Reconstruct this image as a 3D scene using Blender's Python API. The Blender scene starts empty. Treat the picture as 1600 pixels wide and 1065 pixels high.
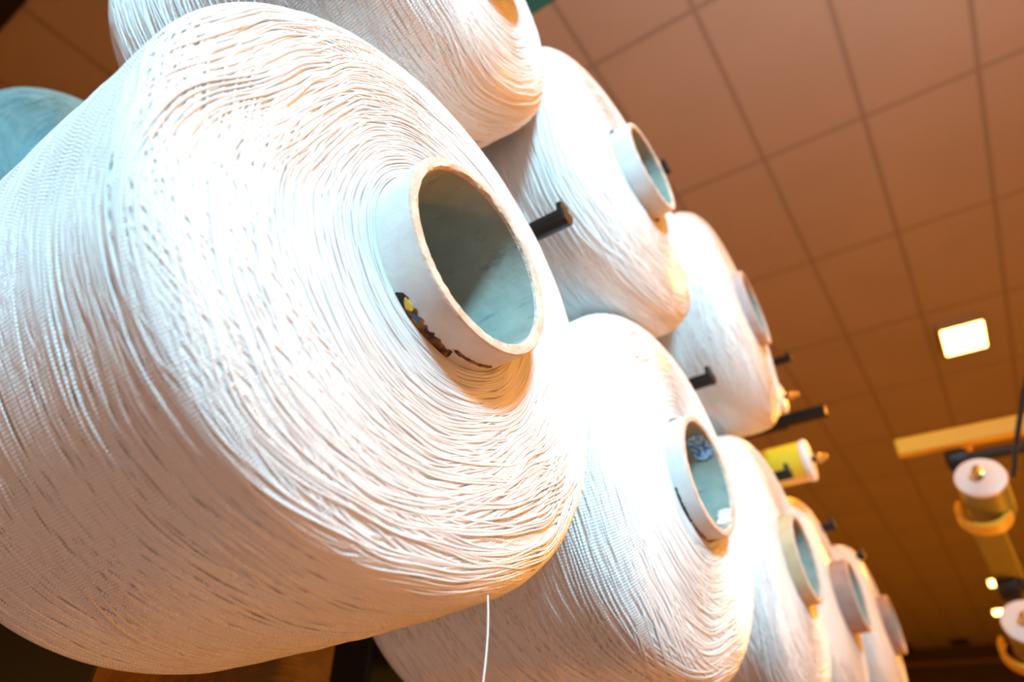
import bpy, math, random
import numpy as np
from mathutils import Vector, Matrix

S = bpy.context.scene
COL = S.collection
U = 0.05            # one tube radius in metres
Z0 = 1.45           # camera height above the floor
R = math.radians

def W(x, y, z):
    return Vector((x * U, y * U, z * U + Z0))

# ---------------------------------------------------------------- camera
F = 1050.0
CM = [[0.8268811466477808, 0.5617589260125381, 0.026352957399325874],
      [0.2935287170029963, -0.4710815337035068, 0.8318191395358286],
      [0.4796962180516184, -0.6800802141282979, -0.5544208155707924]]
cd = bpy.data.cameras.new('camera')
cam = bpy.data.objects.new('camera', cd)
COL.objects.link(cam)
m = Matrix(CM).transposed().to_4x4()
m.translation = W(0, 0, 0)
cam.matrix_world = m
cd.sensor_width = 36.0
cd.lens = F / 1600 * 36
cd.clip_start = 0.01
cd.dof.use_dof = True
cd.dof.focus_distance = 0.325
cd.dof.aperture_fstop = 6.0
S.camera = cam

# ---------------------------------------------------------------- colour management
S.view_settings.view_transform = 'Standard'
S.view_settings.look = 'None'
S.view_settings.gamma = 1.0
S.view_settings.use_curve_mapping = False
S.view_settings.exposure = 0.0

# ---------------------------------------------------------------- world: dim sodium haze of the hall
w = bpy.data.worlds.new('world'); S.world = w; w.use_nodes = True
w.node_tree.nodes['Background'].inputs[0].default_value = (1.0, 0.30, 0.02, 1)
w.node_tree.nodes['Background'].inputs[1].default_value = 0.05

# ---------------------------------------------------------------- lights
def aim(o, target):
    o.rotation_euler = (Vector(target) - o.location).to_track_quat('-Z', 'Y').to_euler()

def light(name, kind, loc, energy, color, size=None, target=None, **kw):
    ld = bpy.data.lights.new(name, kind)
    ld.energy = energy; ld.color = color
    if kind == 'AREA':
        ld.size = size
    else:
        ld.shadow_soft_size = size
    for k, v in kw.items(): setattr(ld, k, v)
    o = bpy.data.objects.new(name, ld); COL.objects.link(o)
    o.location = loc
    if target is not None: aim(o, target)
    return o

SOD = (1.0, 0.37, 0.02)
CEIL = Z0 + 3.436
# assumed cool light, an unseen area lamp added above and behind the camera
COOL_DIR = Vector((0.63, -0.61, 0.48)).normalized()
light('assumed_cool_light', 'AREA', W(-3.5, 4, 6) + COOL_DIR * 1.9, 12.5, (0.34, 0.77, 1.0), 0.31, W(-4, 5.5, 8.5), spread=R(58))
light('fill_light', 'AREA', (0.7, -1.1, 0.85), 5.5, (0.78, 0.96, 1.0), 0.9, (-0.3, 0.4, 1.7))  # added low fill, lifts the underside of the nearest package
# added unseen neutral fill, aimed up to lift the near ceiling
light('fill_light', 'AREA', (1.5, 0.2, 2.9), 26, (1.0, 0.92, 0.95), 0.9, (0.8, 1.4, 4.9), spread=R(120))
# sodium hall lamps: those in the picture get a housing below, the others are unseen, added for warm light
LAMPS = [(0.45, 6.2), (0.12, 15.4), (-0.02, 18.2)]
for x, y in [(0.45, 6.2), (0.3, 12.0), (0.1, 15.4), (4.2, 6.2), (4.2, 12.0), (4.2, 0.4), (1.6, 0.9), (2.5, 2.2), (0.6, -3.2), (4.2, -3.2), (-3.6, 6.2), (-3.6, 12.0), (-3.6, 18.0), (4.2, 18.0)]:
    light('sodium_lamp', 'SPOT', (x, y, CEIL - 0.22), 390 if 0.95 < y < 13 else 170 if y > 13 else 120 if y < -1 else 230, SOD, 0.13, (x, y, 0), spot_size=R(172), spot_blend=0.25)

# added unseen warm light below the camera, brightens the package undersides
light('underside_fill', 'POINT', (1.1, 2.4, 0.55), 100, SOD, 0.12)

# ---------------------------------------------------------------- helpers
def tag(o, label=None, cat=None, group=None, kind=None):
    if label: o['label'] = label
    if cat: o['category'] = cat
    if group: o['group'] = group
    if kind: o['kind'] = kind
    return o

def empty(name, loc, rot=(0, 0, 0)):
    o = bpy.data.objects.new(name, None); COL.objects.link(o)
    o.location = loc; o.rotation_euler = rot
    o.empty_display_size = 0.05
    return o

def mesh_np(name, V, Fq, mats, parent=None, smooth=True, uv=None, matidx=None):
    """V (n,3) array, Fq (m,4) or (m,3) int array"""
    me = bpy.data.meshes.new(name)
    V = np.asarray(V, np.float32); Fq = np.asarray(Fq, np.int32)
    k = Fq.shape[1]
    me.vertices.add(len(V)); me.vertices.foreach_set('co', V.ravel())
    me.loops.add(Fq.size); me.loops.foreach_set('vertex_index', Fq.ravel())
    me.polygons.add(len(Fq))
    me.polygons.foreach_set('loop_start', np.arange(0, Fq.size, k, dtype=np.int32))
    me.polygons.foreach_set('loop_total', np.full(len(Fq), k, np.int32))
    if matidx is not None: me.polygons.foreach_set('material_index', np.asarray(matidx, np.int32))
    me.polygons.foreach_set('use_smooth', np.full(len(Fq), smooth, bool))
    if uv is not None:
        l = me.uv_layers.new(name='UVMap')
        l.data.foreach_set('uv', np.asarray(uv, np.float32).ravel())
    me.update(calc_edges=True); me.validate()
    for m_ in (mats if isinstance(mats, (list, tuple)) else [mats]): me.materials.append(m_)
    o = bpy.data.objects.new(name, me); COL.objects.link(o)
    if parent: o.parent = parent
    return o

class MB:
    def __init__(s): s.v = []; s.f = []
    def box(s, x0, x1, y0, y1, z0, z1, M=None):
        b = len(s.v)
        for x in (x0, x1):
            for y in (y0, y1):
                for z in (z0, z1):
                    p = Vector((x, y, z)); s.v.append(tuple(M @ p if M else p))
        for q in ((0,1,3,2),(4,6,7,5),(0,4,5,1),(2,3,7,6),(0,2,6,4),(1,5,7,3)):
            s.f.append(tuple(b + i for i in q))
    def lathe(s, prof, n=48, M=None, closed=False):
        """prof list of (x, r) revolved about local X"""
        b = len(s.v)
        for x, r in prof:
            for i in range(n):
                a = 2 * math.pi * i / n
                p = Vector((x, r * math.sin(a), r * math.cos(a))); s.v.append(tuple(M @ p if M else p))
        k = len(prof)
        for j in range(k if closed else k - 1):
            for i in range(n):
                a0 = b + j * n + i; a1 = b + j * n + (i + 1) % n
                c0 = b + ((j + 1) % k) * n + i; c1 = b + ((j + 1) % k) * n + (i + 1) % n
                s.f.append((a0, a1, c1, c0))
        if not closed:
            if prof[0][1] > 1e-6: s.f.append(tuple(b + i for i in range(n))[::-1])
            if prof[-1][1] > 1e-6: s.f.append(tuple(b + (k - 1) * n + i for i in range(n)))
    def tube(s, pts, rad, n=10):
        pts = [Vector(p) for p in pts]; b = len(s.v)
        up = Vector((0.3, 0.2, 1)).normalized()
        for i, p in enumerate(pts):
            t = (pts[min(i + 1, len(pts) - 1)] - pts[max(i - 1, 0)]).normalized()
            a = t.cross(up).normalized(); c = t.cross(a)
            r = rad[i] if isinstance(rad, (list, tuple)) else rad
            for k in range(n):
                g = 2 * math.pi * k / n
                s.v.append(tuple(p + a * r * math.cos(g) + c * r * math.sin(g)))
        for i in range(len(pts) - 1):
            for k in range(n):
                s.f.append((b + i * n + k, b + i * n + (k + 1) % n, b + (i + 1) * n + (k + 1) % n, b + (i + 1) * n + k))
        s.f.append(tuple(b + k for k in range(n))[::-1]); s.f.append(tuple(b + (len(pts) - 1) * n + k for k in range(n)))
    def build(s, name, mat, parent=None, smooth=False, bevel=0.0):
        me = bpy.data.meshes.new(name); me.from_pydata(s.v, [], s.f); me.validate()
        me.materials.append(mat)
        if smooth:
            for p in me.polygons: p.use_smooth = True
            try: me.set_sharp_from_angle(angle=R(40))
            except Exception: pass
        o = bpy.data.objects.new(name, me); COL.objects.link(o)
        if parent: o.parent = parent
        if bevel:
            bv = o.modifiers.new('bevel', 'BEVEL'); bv.width = bevel; bv.segments = 2; bv.limit_method = 'ANGLE'
        return o

def mat(name, color, rough=0.6, metal=0.0, spec=0.5, emit=None, es=0):
    m_ = bpy.data.materials.new(name); m_.use_nodes = True
    b = m_.node_tree.nodes['Principled BSDF']
    b.inputs['Base Color'].default_value = (*color, 1)
    b.inputs['Roughness'].default_value = rough
    b.inputs['Metallic'].default_value = metal
    b.inputs['Specular IOR Level'].default_value = spec
    if emit:
        b.inputs['Emission Color'].default_value = (*emit, 1); b.inputs['Emission Strength'].default_value = es
    return m_

def noisy(name, c1, c2, scale, rough=0.7, bump=0.0, stretch=(1, 1, 1), lo=0.35, hi=0.65, detail=6, bscale=None, metal=0.0):
    m_ = mat(name, c1, rough, metal); nt = m_.node_tree; N = nt.nodes; L = nt.links
    b = N['Principled BSDF']
    tc = N.new('ShaderNodeTexCoord'); mp = N.new('ShaderNodeMapping'); mp.inputs['Scale'].default_value = stretch
    no = N.new('ShaderNodeTexNoise'); no.inputs['Scale'].default_value = scale; no.inputs['Detail'].default_value = detail
    cr = N.new('ShaderNodeValToRGB')
    cr.color_ramp.elements[0].position = lo; cr.color_ramp.elements[0].color = (*c1, 1)
    cr.color_ramp.elements[1].position = hi; cr.color_ramp.elements[1].color = (*c2, 1)
    L.new(tc.outputs['Object'], mp.inputs[0]); L.new(mp.outputs[0], no.inputs['Vector'])
    L.new(no.outputs[0], cr.inputs[0]); L.new(cr.outputs[0], b.inputs['Base Color'])
    if bump:
        n2 = N.new('ShaderNodeTexNoise'); n2.inputs['Scale'].default_value = bscale or scale * 4; n2.inputs['Detail'].default_value = 5
        L.new(tc.outputs['Object'], n2.inputs['Vector'])
        bp = N.new('ShaderNodeBump'); bp.inputs['Strength'].default_value = bump; bp.inputs['Distance'].default_value = 0.0015
        L.new(n2.outputs[0], bp.inputs['Height']); L.new(bp.outputs[0], b.inputs['Normal'])
    return m_

# ---------------------------------------------------------------- materials
def yarn_material():
    m_ = mat('white_yarn', (0.84, 0.835, 0.82), 0.30, 0, 0.65)
    nt = m_.node_tree; N = nt.nodes; L = nt.links; b = N['Principled BSDF']
    uv = N.new('ShaderNodeUVMap'); sp = N.new('ShaderNodeSeparateXYZ'); L.new(uv.outputs[0], sp.inputs[0])
    ad = N.new('ShaderNodeMath'); ad.operation = 'ADD'; L.new(sp.outputs[0], ad.inputs[0]); L.new(sp.outputs[1], ad.inputs[1])
    mu = N.new('ShaderNodeMath'); mu.operation = 'MULTIPLY'; mu.inputs[1].default_value = 2 * math.pi; L.new(ad.outputs[0], mu.inputs[0])
    si = N.new('ShaderNodeMath'); si.operation = 'SINE'; L.new(mu.outputs[0], si.inputs[0])
    bp = N.new('ShaderNodeBump'); bp.inputs['Strength'].default_value = 0.8; bp.inputs['Distance'].default_value = 0.0003
    L.new(si.outputs[0], bp.inputs['Height']); L.new(bp.outputs[0], b.inputs['Normal'])
    return m_
YARN = yarn_material()
YARN_CORE = mat('white_yarn_under_layer', (0.80, 0.79, 0.77), 0.6)
PAPER = noisy('grey_white_tube_paper', (0.47, 0.455, 0.44), (0.54, 0.525, 0.51), 60, 0.75, 0.15)
TANLITPAPER = noisy('warm_lit_tube_paper', (0.42, 0.31, 0.18), (0.50, 0.38, 0.23), 60, 0.75, 0.15)  # tan puts the warm lamp light into the paper colour
SHADEPAPER = noisy('brown_shaded_tube_paper', (0.27, 0.17, 0.14), (0.33, 0.22, 0.18), 60, 0.75, 0.15)  # brown puts the shading of the far tubes into the paper
ROSELITPAPER = noisy('rosy_lit_tube_paper', (0.44, 0.33, 0.31), (0.50, 0.38, 0.36), 60, 0.75, 0.15)  # rosy tone takes in the light on the far upper tube
CARD = noisy('brown_cardboard_edge', (0.50, 0.36, 0.27), (0.66, 0.52, 0.42), 90, 0.9, 0.6)
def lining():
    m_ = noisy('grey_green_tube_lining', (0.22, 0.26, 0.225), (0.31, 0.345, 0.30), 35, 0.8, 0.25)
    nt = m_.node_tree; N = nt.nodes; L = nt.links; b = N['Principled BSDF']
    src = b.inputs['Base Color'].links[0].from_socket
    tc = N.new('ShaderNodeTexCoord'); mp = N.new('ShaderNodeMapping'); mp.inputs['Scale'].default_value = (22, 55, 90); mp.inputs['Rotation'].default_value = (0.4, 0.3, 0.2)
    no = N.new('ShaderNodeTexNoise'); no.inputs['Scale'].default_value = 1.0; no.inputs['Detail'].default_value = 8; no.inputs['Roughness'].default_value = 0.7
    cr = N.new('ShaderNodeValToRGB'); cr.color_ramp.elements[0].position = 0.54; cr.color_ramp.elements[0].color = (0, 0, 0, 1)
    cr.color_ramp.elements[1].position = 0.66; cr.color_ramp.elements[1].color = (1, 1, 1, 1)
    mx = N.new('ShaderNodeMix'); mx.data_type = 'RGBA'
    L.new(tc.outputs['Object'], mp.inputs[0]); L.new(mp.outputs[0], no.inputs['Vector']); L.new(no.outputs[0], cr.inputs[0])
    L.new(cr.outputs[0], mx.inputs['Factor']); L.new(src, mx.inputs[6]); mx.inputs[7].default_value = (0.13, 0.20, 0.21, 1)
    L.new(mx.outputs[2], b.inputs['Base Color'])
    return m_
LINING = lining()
TORN = noisy('torn_corrugated_card', (0.035, 0.018, 0.008), (0.42, 0.20, 0.07), 160, 0.9, 0.8, (1, 1, 1), 0.42, 0.72)
BLACKGAP = mat('dark_slot', (0.012, 0.01, 0.008), 0.9)
YELLOWTAPE = mat('yellow_tape', (0.72, 0.48, 0.05), 0.5)
BLUETAPE = mat('blue_tape', (0.02, 0.08, 0.22), 0.5)
PEGM = mat('black_painted_steel', (0.008, 0.006, 0.006), 0.45, 0.0, 0.25)
FRAMEM = noisy('dark_green_frame_paint', (0.003, 0.005, 0.004), (0.005, 0.009, 0.008), 20, 0.5)
TEAL = mat('teal_frame_paint', (0.02, 0.22, 0.30), 0.5)
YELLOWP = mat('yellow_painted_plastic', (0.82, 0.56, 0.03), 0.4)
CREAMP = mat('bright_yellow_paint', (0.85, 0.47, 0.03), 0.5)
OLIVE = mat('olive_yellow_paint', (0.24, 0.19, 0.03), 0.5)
WHITEP = mat('white_end_disc', (0.82, 0.74, 0.72), 0.4)
BRASS = mat('brass', (0.75, 0.50, 0.14), 0.3, 1.0)
BLACKP = mat('black_plastic', (0.012, 0.010, 0.010), 0.5)
LAMPG = mat('lamp_glass', (1, 0.85, 0.5), 0.4, 0, 0.5, (1.0, 0.62, 0.16), 14)
LAMPH = mat('lamp_housing', (0.55, 0.45, 0.3), 0.5)
COOLLIT = noisy('cool_lit_yarn', (0.13, 0.30, 0.34), (0.19, 0.38, 0.41), 40, 0.5, 0.2, (8, 1, 1))  # dim cool light is put into this yarn colour
ORANGELIT = noisy('orange_lit_yarn', (0.30, 0.15, 0.035), (0.40, 0.20, 0.045), 40, 0.5, 0.3, (8, 1, 1))  # orange sodium light painted into the yarn colour

def ceiling_material():
    m_ = noisy('ceiling_tile', (0.50, 0.44, 0.385), (0.53, 0.465, 0.405), 1.5, 0.9, 0.12, bscale=220)
    nt = m_.node_tree; N = nt.nodes; L = nt.links; b = N['Principled BSDF']
    src = b.inputs['Base Color'].links[0].from_socket
    geo = N.new('ShaderNodeNewGeometry'); sp = N.new('ShaderNodeSeparateXYZ'); L.new(geo.outputs['Position'], sp.inputs[0])
    outs = []
    for ax_, off, step in ((0, -0.82825 * 1.2, 0.6), (1, 1.76915 * 1.2, 1.2)):
        a = N.new('ShaderNodeMath'); a.operation = 'SUBTRACT'; a.inputs[1].default_value = off; L.new(sp.outputs[ax_], a.inputs[0])
        p = N.new('ShaderNodeMath'); p.operation = 'PINGPONG'; p.inputs[1].default_value = step / 2; L.new(a.outputs[0], p.inputs[0])
        r = N.new('ShaderNodeMapRange'); r.inputs['From Min'].default_value = 0.013; r.inputs['From Max'].default_value = 0.017
        L.new(p.outputs[0], r.inputs['Value']); outs.append(r.outputs[0])
    mn = N.new('ShaderNodeMath'); mn.operation = 'MINIMUM'; L.new(outs[0], mn.inputs[0]); L.new(outs[1], mn.inputs[1])
    mx = N.new('ShaderNodeMix'); mx.data_type = 'RGBA'; L.new(mn.outputs[0], mx.inputs['Factor'])
    mx.inputs[6].default_value = (0.36, 0.31, 0.265, 1); L.new(src, mx.inputs[7]); L.new(mx.outputs[2], b.inputs['Base Color'])
    return m_
CEILM = ceiling_material()
FLOORM = noisy('ochre_floor_paint', (0.25, 0.18, 0.12), (0.29, 0.21, 0.14), 2.0, 0.6, 0.1)
WALLM = noisy('dark_brown_wall_paint', (0.10, 0.075, 0.055), (0.12, 0.09, 0.065), 1.2, 0.8)
WALLL = noisy('side_wall_paint', (0.32, 0.24, 0.16), (0.36, 0.27, 0.18), 1.2, 0.8)

# ---------------------------------------------------------------- the room
X0, X1, Y0, Y1 = -6.0, 6.5, -5.0, 22.4
def slab(name, a, m_, **k):
    b = MB(); b.box(*a); o = b.build(name, m_); o['kind'] = 'structure'; return o
slab('floor', (X0, X1, Y0, Y1, -0.2, 0), FLOORM)
slab('ceiling', (X0, X1, Y0, Y1, CEIL, CEIL + 0.2), CEILM)
slab('wall_far', (X0, X1, Y1, Y1 + 0.2, 0, CEIL), WALLM)
slab('wall_left', (X0 - 0.2, X0, Y0, Y1, 0, CEIL), WALLM)
slab('wall_right', (X1, X1 + 0.2, Y0, Y1, 0, CEIL), WALLL)
slab('wall_near', (X0, X1, Y0 - 0.2, Y0, 0, CEIL), WALLL)
slab('trim_1', (X0, X1, Y1 - 0.06, Y1, CEIL - 0.42, CEIL - 0.34), mat('brown_trim', (0.35, 0.22, 0.10), 0.6))

# ---------------------------------------------------------------- yarn packages
def profile(s, L, Rm, a, n, tap, ab, bulge):
    u = np.clip(s / a, 0, 1); wv = (1 - (1 - u) ** n) ** (1 / n)
    x = np.clip(s / L, 0, 1)
    Rb = Rm + tap * (x - .3) + bulge * 4 * x * (1 - x)
    r = 1 + (Rb - 1) * wv
    ub = np.clip((L - s) / ab, 0, 1); wb = (1 - (1 - ub) ** 2.5) ** .4
    return 1.0 + (r - 1) * wb

def sample_profile(pr):
    L = pr[0]; a = pr[2]
    t = np.linspace(0, 1, 600)
    s = np.unique(np.concatenate([a * t ** 3, np.linspace(a, L - pr[5], 200), L - pr[5] * (1 - t) ** 1 * 1.0, L - pr[5] * (1 - t) ** 3]))
    r = profile(s, *pr)
    d = np.hypot(np.diff(s), np.diff(r)); v = np.concatenate([[0], np.cumsum(d)])
    vv = np.linspace(0, v[-1], 900)
    ss = np.interp(vv, v, s); rr = np.interp(vv, v, r)
    k = np.ones(9) / 9
    pad = lambda q: np.concatenate([np.full(4, q[0]), q, np.full(4, q[-1])])
    ss = np.convolve(pad(ss), k, 'valid'); rr = np.convolve(pad(rr), k, 'valid')
    ds = np.gradient(ss, vv); dr = np.gradient(rr, vv); nn = np.hypot(ds, dr) + 1e-9
    return vv, ss, rr, ds / nn, dr / nn

def yarn_meshes(pr, seed, pitch, rt, seg, sides, beads, amp):
    rng = np.random.RandomState(seed)
    vv, ss, rr, ds, dr = sample_profile(pr)
    V = vv[-1]
    # under layer
    nv, nt = 150, 160
    th = np.linspace(0, 2 * np.pi, nt, endpoint=False)
    gv = np.linspace(0, V, nv)
    s = np.interp(gv, vv, ss); r = np.interp(gv, vv, rr) - 0.004
    P = np.stack([np.repeat(-s, nt), np.outer(r, np.sin(th)).ravel(), np.outer(r, np.cos(th)).ravel()], 1)
    i = np.arange(nv - 1)[:, None] * nt; j = np.arange(nt)[None]; j1 = (j + 1) % nt
    Fc = np.stack([i + j, i + nt + j, i + nt + j1, i + j1], -1).reshape(-1, 4)
    # threads
    N = int(V / pitch)
    th = np.linspace(0, 2 * np.pi, seg, endpoint=False)
    allP = []; 
    for fam in range(3):
        ks = [1, 2, 3, 4, 6, 9, 14, 23]
        am = np.array([.30, .17, .10, .07, .045, .026, .013, .006]) * amp
        c = rng.uniform(0, 6.28, len(ks)); dph = rng.uniform(-2.2, 2.2, len(ks)) * np.array([.4, .5, .6, .8, 1, 1.3, 1.8, 2.5])
        v0 = (np.arange(N) + rng.uniform(0, 1, N)) * V / N
        g = np.clip(v0 / 1.6, 0.02, 1) * np.clip((V - v0) / 1.2, 0.02, 1)
        f = np.zeros((N, seg)); lay = np.zeros((N, seg))
        for q, k in enumerate(ks):
            ph = c[q] + dph[q] * v0 + rng.normal(0, .24, N)
            f += (am[q] * (1 + rng.normal(0, .15, N)))[:, None] * np.sin(k * th[None] + ph[:, None])
        for k in (1, 2, 3, 5, 8, 11):
            lay += 0.42 * np.sin(k * th[None] + rng.uniform(0, 6.28) + (1.7 * k * v0 + rng.normal(0, .9, N))[:, None])
        lay = np.clip(lay, -1, 1)
        # slow thickness swell shared by neighbours so ridges and valleys form
        sw = np.zeros((N, seg))
        for k in (2, 3, 5):
            sw += np.sin(k * th[None] + (rng.uniform(3, 9) * v0)[:, None] + rng.uniform(0, 6.28))
        v = np.clip(v0[:, None] + f * g[:, None], 0.005, V - 0.005)
        s = np.interp(v, vv, ss); r = np.interp(v, vv, rr); a = np.interp(v, vv, ds); b = np.interp(v, vv, dr)
        off = rt * (0.1 + 0.45 * fam + 0.5 * lay) + 0.004 * sw * np.minimum(1, g)[:, None]
        # outward normal in (x=-s, r): (ds -> r, dr -> x)
        nx, nr = b, a           # x component is +dr because x = -s
        cx, cr = -a, b          # along the profile
        for e in range(sides):
            A_ = 2 * np.pi * e / sides
            X = -s + off * nx + rt * (np.cos(A_) * nx + np.sin(A_) * cx)
            RR = r + off * nr + rt * (np.cos(A_) * nr + np.sin(A_) * cr)
            allP.append(np.stack([X, RR * np.sin(th), RR * np.cos(th)], -1))   # (N,seg,3)
    nf = 3
    P2 = np.stack(allP).reshape(nf, sides, N, seg, 3).transpose(0, 2, 3, 1, 4).reshape(-1, 3)   # fam, N, seg, sides
    NT = nf * N
    base = (np.arange(NT) * seg * sides)[:, None, None]
    sg = np.arange(seg)[None, :, None]; sd = np.arange(sides)[None, None, :]
    s1 = (sg + 1) % seg; d1 = (sd + 1) % sides
    Ft = np.stack([base + sg * sides + sd, base + sg * sides + d1, base + s1 * sides + d1, base + s1 * sides + sd], -1).reshape(-1, 4)
    ub = beads / seg
    u0 = np.broadcast_to(sg * ub, (NT, seg, sides)); u1 = u0 + ub
    w0 = np.broadcast_to(sd / sides, (NT, seg, sides)); w1 = w0 + 1 / sides
    uv = np.stack([np.stack([u0, w0], -1), np.stack([u0, w1], -1), np.stack([u1, w1], -1), np.stack([u1, w0], -1)], -2).reshape(-1, 2)
    return (P * U, Fc), (P2 * U, Ft, uv)

def arc_patch(s0, s1, a0, a1, rad, thick, n=24, jag=0.0, seed=1):
    """curved strip lying on a cylinder about X; s in tube radii, angles in degrees from up towards +Y"""
    rnd = random.Random(seed); v = []; f = []
    for i in range(n + 1):
        a = R(a0 + (a1 - a0) * i / n)
        j0 = rnd.uniform(-jag, jag); j1 = rnd.uniform(-jag, jag)
        ends = 0.25 if i in (0, n) else 1
        c = (s0 + s1) / 2; h0 = (s0 - c) * ends + j0; h1 = (s1 - c) * ends + j1
        for rr_ in (rad, rad + thick):
            for hh in (h0, h1):
                v.append(((c + hh) * U, rr_ * U * math.sin(a), rr_ * U * math.cos(a)))
    for i in range(n):
        b = i * 4; c = b + 4
        f += [(b, b + 1, c + 1, c), (b + 2, c + 2, c + 3, b + 3), (b, c, c + 2, b + 2), (b + 1, b + 3, c + 3, c + 1)]
    f += [(0, 2, 3, 1), (n * 4, n * 4 + 1, n * 4 + 3, n * 4 + 2)]
    m_ = MB(); m_.v = v; m_.f = f
    return m_

def tube_mesh(parent, h, L, seed, paper=None):
    b = MB(); rnd = random.Random(seed)
    n = 96; prof = [(-L - .8, .895), (-L - .8, 1.0), (h - .02, 1.0), (h, .985), (h + .004, .95), (h, .90), (h - .02, .885), (h - .06, .885)]
    prof = [(x * U, r * U) for x, r in prof]
    b.lathe(prof + [(prof[-1][0], .893 * U), ((-L - .8) * U, .893 * U)][:1], n)
    b.f = [q for q in b.f if len(q) == 4]
    # ragged inner lip
    for i in range(n):
        for j, am_ in ((4, .006), (5, .009), (6, .012)):
            k = j * n + i; x, y, z = b.v[k]; b.v[k] = (x + rnd.uniform(-am_, am_) * U * .6, y * (1 + rnd.uniform(-am_, am_) * .5), z * (1 + rnd.uniform(-am_, am_) * .5))
    t = b.build('cardboard_tube', paper or PAPER, parent, smooth=True)
    t.data.materials.append(CARD)
    for p in t.data.polygons:
        xs = [t.data.vertices[i].co.x for i in p.vertices]
        rs = [math.hypot(t.data.vertices[i].co.y, t.data.vertices[i].co.z) for i in p.vertices]
        if min(xs) > (h - .03) * U and min(rs) < .999 * U: p.material_index = 1
        if min(rs) < .97 * U: p.material_index = 1
    b = MB()
    b.lathe([((-L - .8) * U, .895 * U), ((-L - .8) * U, .882 * U), ((h - .05) * U, .882 * U), ((h - .05) * U, .895 * U)], n, closed=True)
    lo = b.build('inner_lining', LINING, t, smooth=True)
    return t

PR_M = (4.964, 2.89, 0.45, 2.8, 0.007, 1.237, 0.078)
PR_S = (5.43, 3.19, 1.05, 3.2, 0.086, 1.24, -0.227)
CORE_M, THR_M = yarn_meshes(PR_M, 3, 0.025, 0.0118, 420, 6, 620, 0.9)
CORE_S, THR_S = yarn_meshes(PR_S, 11, 0.034, 0.0145, 260, 5, 480, 0.75)

PK = {
'M': (1, [-3.363, 3.718, 4.072], 0.409, [-1.69, 4.13], 1, 'huge white yarn package nearest the camera, filling the left of the picture'),
'T': (.93, [-3.786, 3.758, 11.042], 0.53, [-0.79, 5.95], .931, 'white yarn package cut off by the top edge, above the nearest package'),
'U1': (1, [-3.601, 9.363, 10.706], 0.415, [-1.68, 5.87], 1.06, 'upper row white yarn package with bare grey tube end against ceiling'),
'U2': (1.1, [-3.068, 14.697, 10.332], 0.256, [1.2, 5.14], .975, 'farthest upper row white yarn package, beside the small yellow roller'),
'L1': (1, [-3.518, 10.284, 4.338], 0.298, [-2.0, 2.68], 1.025, 'white yarn package with a blue printed label inside its tube'),
'L2': (1.0, [-3.565, 16.632, 4.577], 0.321, [0.02, 3.05], 1.018, 'lower row white yarn package with warm-lit tan tube, right behind the blue-labelled one'),
'L3': (1.045, [-3.672, 22.159, 4.888], 0.528, [0.22, 3.04], .997, 'lower row white yarn package with tube shaded brown, second from the far end'),
'L4': (1.02, [-3.56, 29.356, 5.351], 0.369, [0.65, 4.06], .981, 'farthest white yarn package at the end of the lower row'),
}
GROUP = 'white yarn packages on the creel'
yarn_s = None
roots = {}
for i, (k, (q_, B, h, (yw, pt), sc, lab)) in enumerate(PK.items()):
    B = [b_ * q_ for b_ in B]
    root = empty('yarn_package', W(*B), (R(7 * i) * 0, -R(pt), R(yw)))
    tag(root, lab, 'yarn package', GROUP); roots[k] = root; root.scale = (q_, q_, q_)
    if k == 'M':
        y = mesh_np('yarn_winding', THR_M[0], THR_M[1], YARN, root, True, THR_M[2])
        mesh_np('under_layer', CORE_M[0], CORE_M[1], YARN_CORE, y)
    else:
        if yarn_s is None:
            yarn_s = mesh_np('yarn_winding', THR_S[0], THR_S[1], YARN, root, True, THR_S[2])
            core_s = mesh_np('under_layer', CORE_S[0], CORE_S[1], YARN_CORE, yarn_s)
            y = yarn_s
        else:
            y = yarn_s.copy(); COL.objects.link(y); y.parent = root
            c = core_s.copy(); COL.objects.link(c); c.parent = y
        y.scale = (1, sc, sc); y.rotation_euler = (R(47 * i), 0, 0)
    tube_mesh(root, h, 4.96 if k == 'M' else 5.43, i, {'L2': TANLITPAPER, 'L3': SHADEPAPER, 'L4': SHADEPAPER, 'U2': ROSELITPAPER}.get(k))
# wear and marks on single tubes
tubeM = [c for c in roots['M'].children if c.name.startswith('cardboard_tube')][0]
o = arc_patch(-0.04, 0.10, -136, -178, .985, .024, 26, .022, 4).build('torn_edge', TORN, tubeM); o['label'] = 'torn brown cardboard strip'
o = arc_patch(0.115, 0.145, -176, -207, .985, .026, 20, .006, 5).build('torn_edge', TORN, tubeM); o['label'] = 'narrow brown slit'
arc_patch(0.05, 0.105, -140, -147, .99, .024, 3, .014, 6).build('tape_scrap', YELLOWTAPE, tubeM)['label'] = 'yellow tape scrap'
arc_patch(0.05, 0.095, -148, -153, .99, .024, 3, .010, 7).build('tape_scrap', BLUETAPE, tubeM)['label'] = 'blue tape scrap'
tubeL = [c for c in roots['L1'].children if c.name.startswith('cardboard_tube')][0]
arc_patch(-0.05, 0.05, -117, -152, .985, .026, 20, .012, 8).build('torn_edge', BLACKGAP, tubeL)['label'] = 'black slot torn in the tube'
arc_patch(0.03, 0.055, -152, -180, .985, .026, 16, .005, 9).build('torn_edge', TORN, tubeL)['label'] = 'narrow orange slit'
arc_patch(0.05, 0.29, 112, 140, .84, .04, 14, .03, 10).build('torn_flap', mat('torn_white_paper', (0.72, 0.62, 0.55), 0.8), tubeL)['label'] = 'torn white paper flap'
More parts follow.
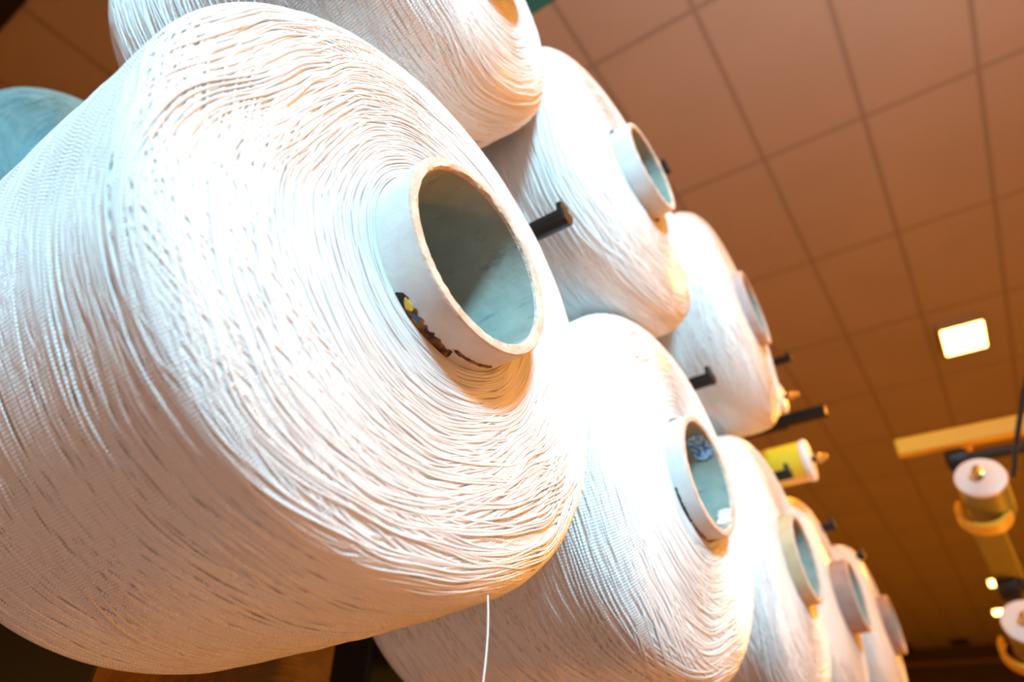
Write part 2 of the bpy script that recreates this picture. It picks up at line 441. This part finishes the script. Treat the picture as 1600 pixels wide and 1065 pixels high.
def label_mat():
    m_ = mat('blue_printed_label', (0.10, 0.32, 0.62), 0.6); nt = m_.node_tree; N = nt.nodes; L = nt.links; b = N['Principled BSDF']
    tc = N.new('ShaderNodeTexCoord'); mp = N.new('ShaderNodeMapping'); mp.inputs['Scale'].default_value = (420, 260, 260)
    no = N.new('ShaderNodeTexNoise'); no.inputs['Scale'].default_value = 1.0
    cr = N.new('ShaderNodeValToRGB'); cr.color_ramp.elements[0].position = .47; cr.color_ramp.elements[0].color = (0.05, 0.22, 0.60, 1)
    cr.color_ramp.elements[1].position = .53; cr.color_ramp.elements[1].color = (0.45, 0.72, 0.95, 1)
    L.new(tc.outputs['Object'], mp.inputs[0]); L.new(mp.outputs[0], no.inputs['Vector']); L.new(no.outputs[0], cr.inputs[0]); L.new(cr.outputs[0], b.inputs['Base Color'])
    return m_
arc_patch(-0.10, 0.22, 14, 48, .866, .014, 12, .006, 12).build('printed_label', label_mat(), tubeL)['label'] = 'blue printed label inside the tube'
# loose end hanging under the nearest package
b = MB(); pts = []
p0 = W(-3.43, 4.59, 1.30)
for i in range(14):
    t = i / 13
    pts.append(p0 + Vector((0.0015 * math.sin(t * 5), 0.0012 * math.sin(t * 3.4 + .5), 0.01 - 0.075 * t)))
lt = b; lt.tube(pts, 0.00035, 6)
mi = roots['M'].matrix_basis
bpy.context.view_layer.update()
inv = roots['M'].matrix_world.inverted()
lt.v = [tuple(inv @ Vector(q)) for q in lt.v]
lt.build('loose_thread_end', YARN_CORE, roots['M'], smooth=True)

# packages on the rear side of the creel
def rear(loc, yaw, pitch, scx, sc, lab, core=None):
    root = empty('yarn_package', loc, (0, -R(pitch), R(yaw)))
    tag(root, lab, 'yarn package')
    y = yarn_s.copy(); COL.objects.link(y); y.parent = root
    c = core_s.copy(); COL.objects.link(c); c.parent = y
    for q in (y, c): pass
    y.scale = (scx, sc, sc)
    if core:
        y.data = y.data.copy(); y.data.materials.clear(); y.data.materials.append(core)
        c.data = c.data.copy(); c.data.materials.clear(); c.data.materials.append(core)
    b_ = MB(); L_ = 5.43 * scx
    b_.lathe([((-L_ - .5) * U, .6 * U), ((-L_ - .5) * U, .7 * U), (.2 * U, .7 * U), (.2 * U, .6 * U)], 40, closed=True)
    b_.build('cardboard_tube', PAPER, root, smooth=True)
    return root
d1 = Vector((-0.931, 0.206, 0.746)) * (Vector((1, 1, 1)).length * 0 + 15.0)
rear(W(*d1), 0, 3, .6, .72, 'cool-lit turquoise yarn package at the left edge behind the nearest one', core=COOLLIT)
d2 = Vector((-1.0, 0.715, 0.005)) * 13.2 + Vector((1.1, 0.2, 0))
rear(W(*d2), 0, 0, .8, 1.0, 'orange-lit yarn package below the nearest white one', core=ORANGELIT)

# ---------------------------------------------------------------- creel frame
fr = empty('creel_frame', W(-10, 16, -29))
tag(fr, 'dark green steel creel frame standing behind the yarn packages', 'frame')
inv = Matrix.Translation(-fr.location)
def fbox(name, x0, x1, y0, y1, z0, z1, m_=FRAMEM):
    b_ = MB(); b_.box(x0, x1, y0, y1, z0, z1)
    b_.v = [tuple(W(*q) - fr.location) for q in b_.v]
    return b_.build(name, m_, fr, bevel=0.004)
for yc, hw, top in ((3.45, 1.2, 16.5), (10.4, 1.2, 21.4), (16.3, .9, 16.5), (22.4, .9, 16.5), (29.3, .9, 16.5)):
    fbox('post', -10.3, -9.3, yc - hw, yc + hw, -29, top)
for z in (6.1, 12.6):
    fbox('rail', -9.3, -9.0, 2.5, 31, z, z + .8)
fbox('rail', -10.2, -9.4, 2.5, 31, -6.2, -5.4)
fbox('cross_arm', -10.2, -5.1, 8.9, 10.2, 20.8, 22.0, TEAL)
# arms that carry each package through its tube
for k, (q_, B, h, (yw, pt), sc, lab) in PK.items():
    B = [v_ * q_ for v_ in B]
    b_ = MB(); a = Vector((math.cos(R(pt)), 0, math.sin(R(pt))))
    p1 = Vector(B) + Vector((-.9, 0, .0)); p0_ = Vector((-9.4, B[1], B[2] - (B[0] + 9.4) * math.tan(R(pt))))
    b_.tube([W(*p0_) - fr.location, W(*p1) - fr.location], .0125, 16)
    b_.build('spindle', PEGM, fr, smooth=True)

# ---------------------------------------------------------------- black guide pegs
def ray(x, y):
    c = Vector(((x - 800) / F, -(y - 532.5) / F, -1.0))
    return Matrix(CM).transposed() @ c
def make_peg():
    """local origin at the tip, runs back along -X"""
    root = empty('guide_peg', (0, 0, 0))
    r = 0.0070; Lp = 0.275
    b_ = MB()
    # channel: flat top web with rounded belly
    prof = [(-r, r * .75), (r, r * .75), (r, -r * .1), (r * .75, -r * .75), (0, -r), (-r * .75, -r * .75), (-r, -r * .1)]
    n = len(prof)
    for x in (-Lp, -.002, 0):
        k = .9 if x == 0 else 1
        for y, z in prof: b_.v.append((x, y * k, z * k))
    for j in range(2):
        for i in range(n):
            b_.f.append((j * n + i, j * n + (i + 1) % n, (j + 1) * n + (i + 1) % n, (j + 1) * n + i))
    b_.f.append(tuple(range(n))); b_.f.append(tuple(2 * n + i for i in range(n))[::-1])
    b_.build('rod', PEGM, root, bevel=0.0008)
    b_ = MB(); b_.box(-.0075, -.002, -r * .8, r * .8, r * .6, r * 2.1)
    b_.build('end_tab', PEGM, root, bevel=0.0012)
    return root
pegs = [(888, 338, -3.6, 'nearest black guide peg, sticking out beside the big front package'),
        (1116, 590, -3.6, 'black guide peg in front of the second upper row package'),
        (1237, 558, -3.6, 'black guide peg jutting from behind the farthest upper package'),
        (1237, 739, -3.6, 'black guide peg in front of the small yellow roller'),
        (1306, 821, -3.6, 'black guide peg between the yellow roller and lower packages'),
        (1352, 868, -3.6, 'farthest black guide peg, above the end of the lower row'),
        (1046, 262, -3.5, 'black guide peg tip beside the bare grey tube end'),
        (1158, 434, -3.6, 'black guide peg tip peeking above the farthest upper tube')]
peg0 = make_peg(); parts0 = list(peg0.children)
for i, (px, py, X, lab) in enumerate(pegs):
    if i == 0: o = peg0
    else:
        o = peg0.copy(); COL.objects.link(o)
        for c in parts0:
            d = c.copy(); COL.objects.link(d); d.parent = o
    q = ray(px, py); q = q * (X / q.x)
    o.location = W(*q); o.rotation_euler = (0, -R(2.5), 0)
    tag(o, lab, 'peg', 'black guide pegs on the creel')
# flat rail sticking out under the farthest upper package
q = ray(1290, 640); q = q * (-3.2 / q.x)
b_ = MB(); b_.box(-.30, 0, -.010, .010, -.011, .008)
b_.box(-.30, -.075, -.013, .013, -.014, -.011)
o = b_.build('support_bar', PEGM, bevel=0.002); o.location = W(*q); o.rotation_euler = (0, -R(1.5), 0)
tag(o, 'dark steel bar sticking out below the farthest upper package', 'bar')

# ---------------------------------------------------------------- tension rollers (yellow body, white disc, brass nut)
def roller(name_loc, rot, r, L, lab, bodymat=YELLOWP, sc=1.0):
    root = empty('tension_roller', name_loc, rot)
    tag(root, lab, 'roller')
    b_ = MB(); b_.lathe([(-L, 0), (-L, r * .9), (-L * .97, r), (-.004, r), (-.0035, 0)], 48); b_.build('roller_body', bodymat, root, smooth=True)
    b_ = MB(); b_.lathe([(-.0035, 0), (-.0035, r * 1.02), (0, r * 1.06), (.004, r * 1.03), (.006, r * .85), (.006, 0)], 48); b_.build('end_disc', WHITEP, root, smooth=True)
    b_ = MB(); b_.lathe([(.006, 0), (.006, r * .16), (.014, r * .14), (.014, 0)], 20); b_.build('spindle', BLACKP, root, smooth=True)
    b_ = MB(); b_.lathe([(.014, 0), (.014, r * .22), (.017, r * .27), (.020, r * .25), (.0215, r * .14), (.024, r * .18), (.028, r * .16), (.029, 0)], 20); b_.build('brass_nut', BRASS, root, smooth=True)
    return root
q = ray(1262, 719); q = q * (-3.4 / q.x)
roller(W(*q), (0, -R(2), 0), .030, .13, 'small yellow roller with white end, behind the upper row')
q = ray(1219, 622); q = q * (-3.75 / q.x)
roller(W(*q), (0, -R(2), 0), .024, .10, 'mostly hidden roller, only its brass nut shows below far tube')

# machine on the right
def P(px, py, d): return W(*(ray(px, py) * d))
# roller axes run along Y, discs towards the camera
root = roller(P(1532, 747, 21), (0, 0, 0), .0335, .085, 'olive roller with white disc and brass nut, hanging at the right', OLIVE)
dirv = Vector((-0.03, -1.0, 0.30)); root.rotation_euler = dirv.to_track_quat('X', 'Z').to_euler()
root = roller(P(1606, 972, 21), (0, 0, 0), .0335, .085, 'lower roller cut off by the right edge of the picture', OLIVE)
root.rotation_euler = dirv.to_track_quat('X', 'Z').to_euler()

def cradle(px, py, d, lab):
    """open yellow ring that holds a roller, with its arm"""
    root_ = empty('roller_bracket', P(px, py, d)); tag(root_, lab, 'bracket')
    ax_ = Vector((0.0, -1.0, 0.45)).normalized()
    b_ = MB(); ro, ri = .038, .031; nn = 36
    e1 = Vector((1, 0, 0)); e2 = ax_.cross(e1).normalized()
    if e2.z < 0: e2 = -e2
    hgt = .011
    for i in range(nn + 1):
        a = R(-215 + 250 * i / nn)
        dr_ = e1 * math.cos(a) + e2 * math.sin(a)
        for rr_, hh in ((ro, -hgt), (ro, hgt), (ri, hgt), (ri, -hgt)):
            b_.v.append(tuple(dr_ * rr_ + ax_ * hh))
    for i in range(nn):
        for j in range(4): b_.f.append((i * 4 + j, i * 4 + (j + 1) % 4, (i + 1) * 4 + (j + 1) % 4, (i + 1) * 4 + j))
    b_.f.append((0, 1, 2, 3)); b_.f.append((nn * 4, nn * 4 + 3, nn * 4 + 2, nn * 4 + 1))
    b_.build('cradle_ring', CREAMP, root_, smooth=True)
    return root_
br = cradle(1537, 800, 21.6, 'yellow open ring bracket under the white roller disc')
b_ = MB(); A0 = P(1543, 826, 21.8); A1 = P(1592, 935, 24.5)
dd = (A1 - A0); Mx = Matrix.Translation(A0 - br.location) @ dd.to_track_quat('X', 'Z').to_matrix().to_4x4()
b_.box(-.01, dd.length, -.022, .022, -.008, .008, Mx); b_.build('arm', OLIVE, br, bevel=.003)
br2 = cradle(1605, 1015, 21.6, 'second yellow ring bracket at the bottom right edge')

# cream bar with dark clamp
bar = empty('guide_bar', P(1500, 680, 25)); tag(bar, 'bright yellow horizontal bar under the ceiling at the right', 'bar')
def rel(root_, p): return p - root_.location
b_ = MB(); a0 = P(1401, 702, 25); a1 = a0 + Vector((0.50, 0.0, 0.0))
c_ = rel(bar, a0); b_.box(c_.x, c_.x + .36, -.012 + c_.y, .012 + c_.y, -.016 + c_.z, .016 + c_.z)
b_.build('beam', CREAMP, bar, bevel=.004)
s0 = rel(bar, P(1496, 690, 25)); b_ = MB(); b_.box(s0.x - .018, s0.x + .018, s0.y - .012, s0.y + .012, s0.z - .022, s0.z + .01)
b_.build('stub', CREAMP, bar, bevel=.004)
arm = rel(bar, P(1502, 717, 24.2))
b_ = MB(); b_.lathe([(-.024, 0), (-.024, .014), (-.018, .021), (.006, .021), (.014, .016), (.014, 0)], 18); o = b_.build('clamp_block', BLACKP, bar, smooth=True); o.location = arm
b_ = MB(); b_.tube([(0, 0, 0), (.10, .003, .002), (.25, .006, .004)], [.0105, .0105, .0105], 14); o = b_.build('rod', BLACKP, bar, smooth=True); o.location = arm
kn = P(1578, 915, 23.6) - br.location
b_ = MB(); b_.lathe([(-.02, 0), (-.02, .020), (-.012, .027), (.010, .027), (.018, .018), (.018, 0)], 10); o = b_.build('knob', BLACKP, br, smooth=True); o.location = kn
b_ = MB(); b_.tube([(0, 0, 0), (.15, .0, .004)], .012, 12); o = b_.build('rod', BLACKP, br, smooth=True); o.location = kn
b_ = MB(); b_.tube([P(1612, 560, 18), P(1601, 608, 18), P(1594, 650, 18), P(1587, 700, 18), P(1583, 745, 18)], .0035, 10)
cb = b_.build('black_cable', BLACKP, smooth=True); tag(cb, 'thin black cable hanging at the right edge', 'cable')

# ---------------------------------------------------------------- ceiling lamps
def lamp(cx, cy, wx, wy, lab):
    root_ = empty('ceiling_lamp', (cx, cy, CEIL)); tag(root_, lab, 'lamp', 'sodium ceiling lamps')
    b_ = MB()
    hx, hy = wx / 2, wy / 2
    # open-bottom housing
    for bx in ((-hx - .02, -hx, -hy - .02, hy + .02), (hx, hx + .02, -hy - .02, hy + .02), (-hx, hx, -hy - .02, -hy), (-hx, hx, hy, hy + .02)):
        b_.box(*bx, -.07, 0)
    b_.build('housing', LAMPH, root_, bevel=.004)
    b_ = MB(); b_.box(-hx, hx, -hy, hy, -.062, -.045); b_.build('lamp_glass', LAMPG, root_)
    return root_
lamp(.455, 6.20, .31, .46, 'largest bright square lamp on the ceiling')
lamp(.12, 15.42, .20, .50, 'upper of the two small distant ceiling lamps')
lamp(.07, 18.1, .30, .50, 'lower of the two small distant ceiling lamps')
b_ = MB(); b_.box(-1.0, 0, -.75, 0, -.02, 0); o = b_.build('ceiling_vent', mat('dark_vent', (.02, .015, .012), .7)); o.location = (-3.32, .13, CEIL)
tag(o, 'dark ceiling panel in the top left corner', 'vent')
for (x, y, lab) in ((-1.03, 21.6, 'small dark ceiling box near the far wall'), (-2.35, 21.9, 'dark ceiling box beside the end of the lower row')):
    b_ = MB(); b_.box(-.2, .2, -.25, .25, -.05, 0); b_.box(-.17, .17, -.22, .22, -.065, -.05)
    o = b_.build('ceiling_box', BLACKP); o.location = (x, y, CEIL); tag(o, lab, 'box')
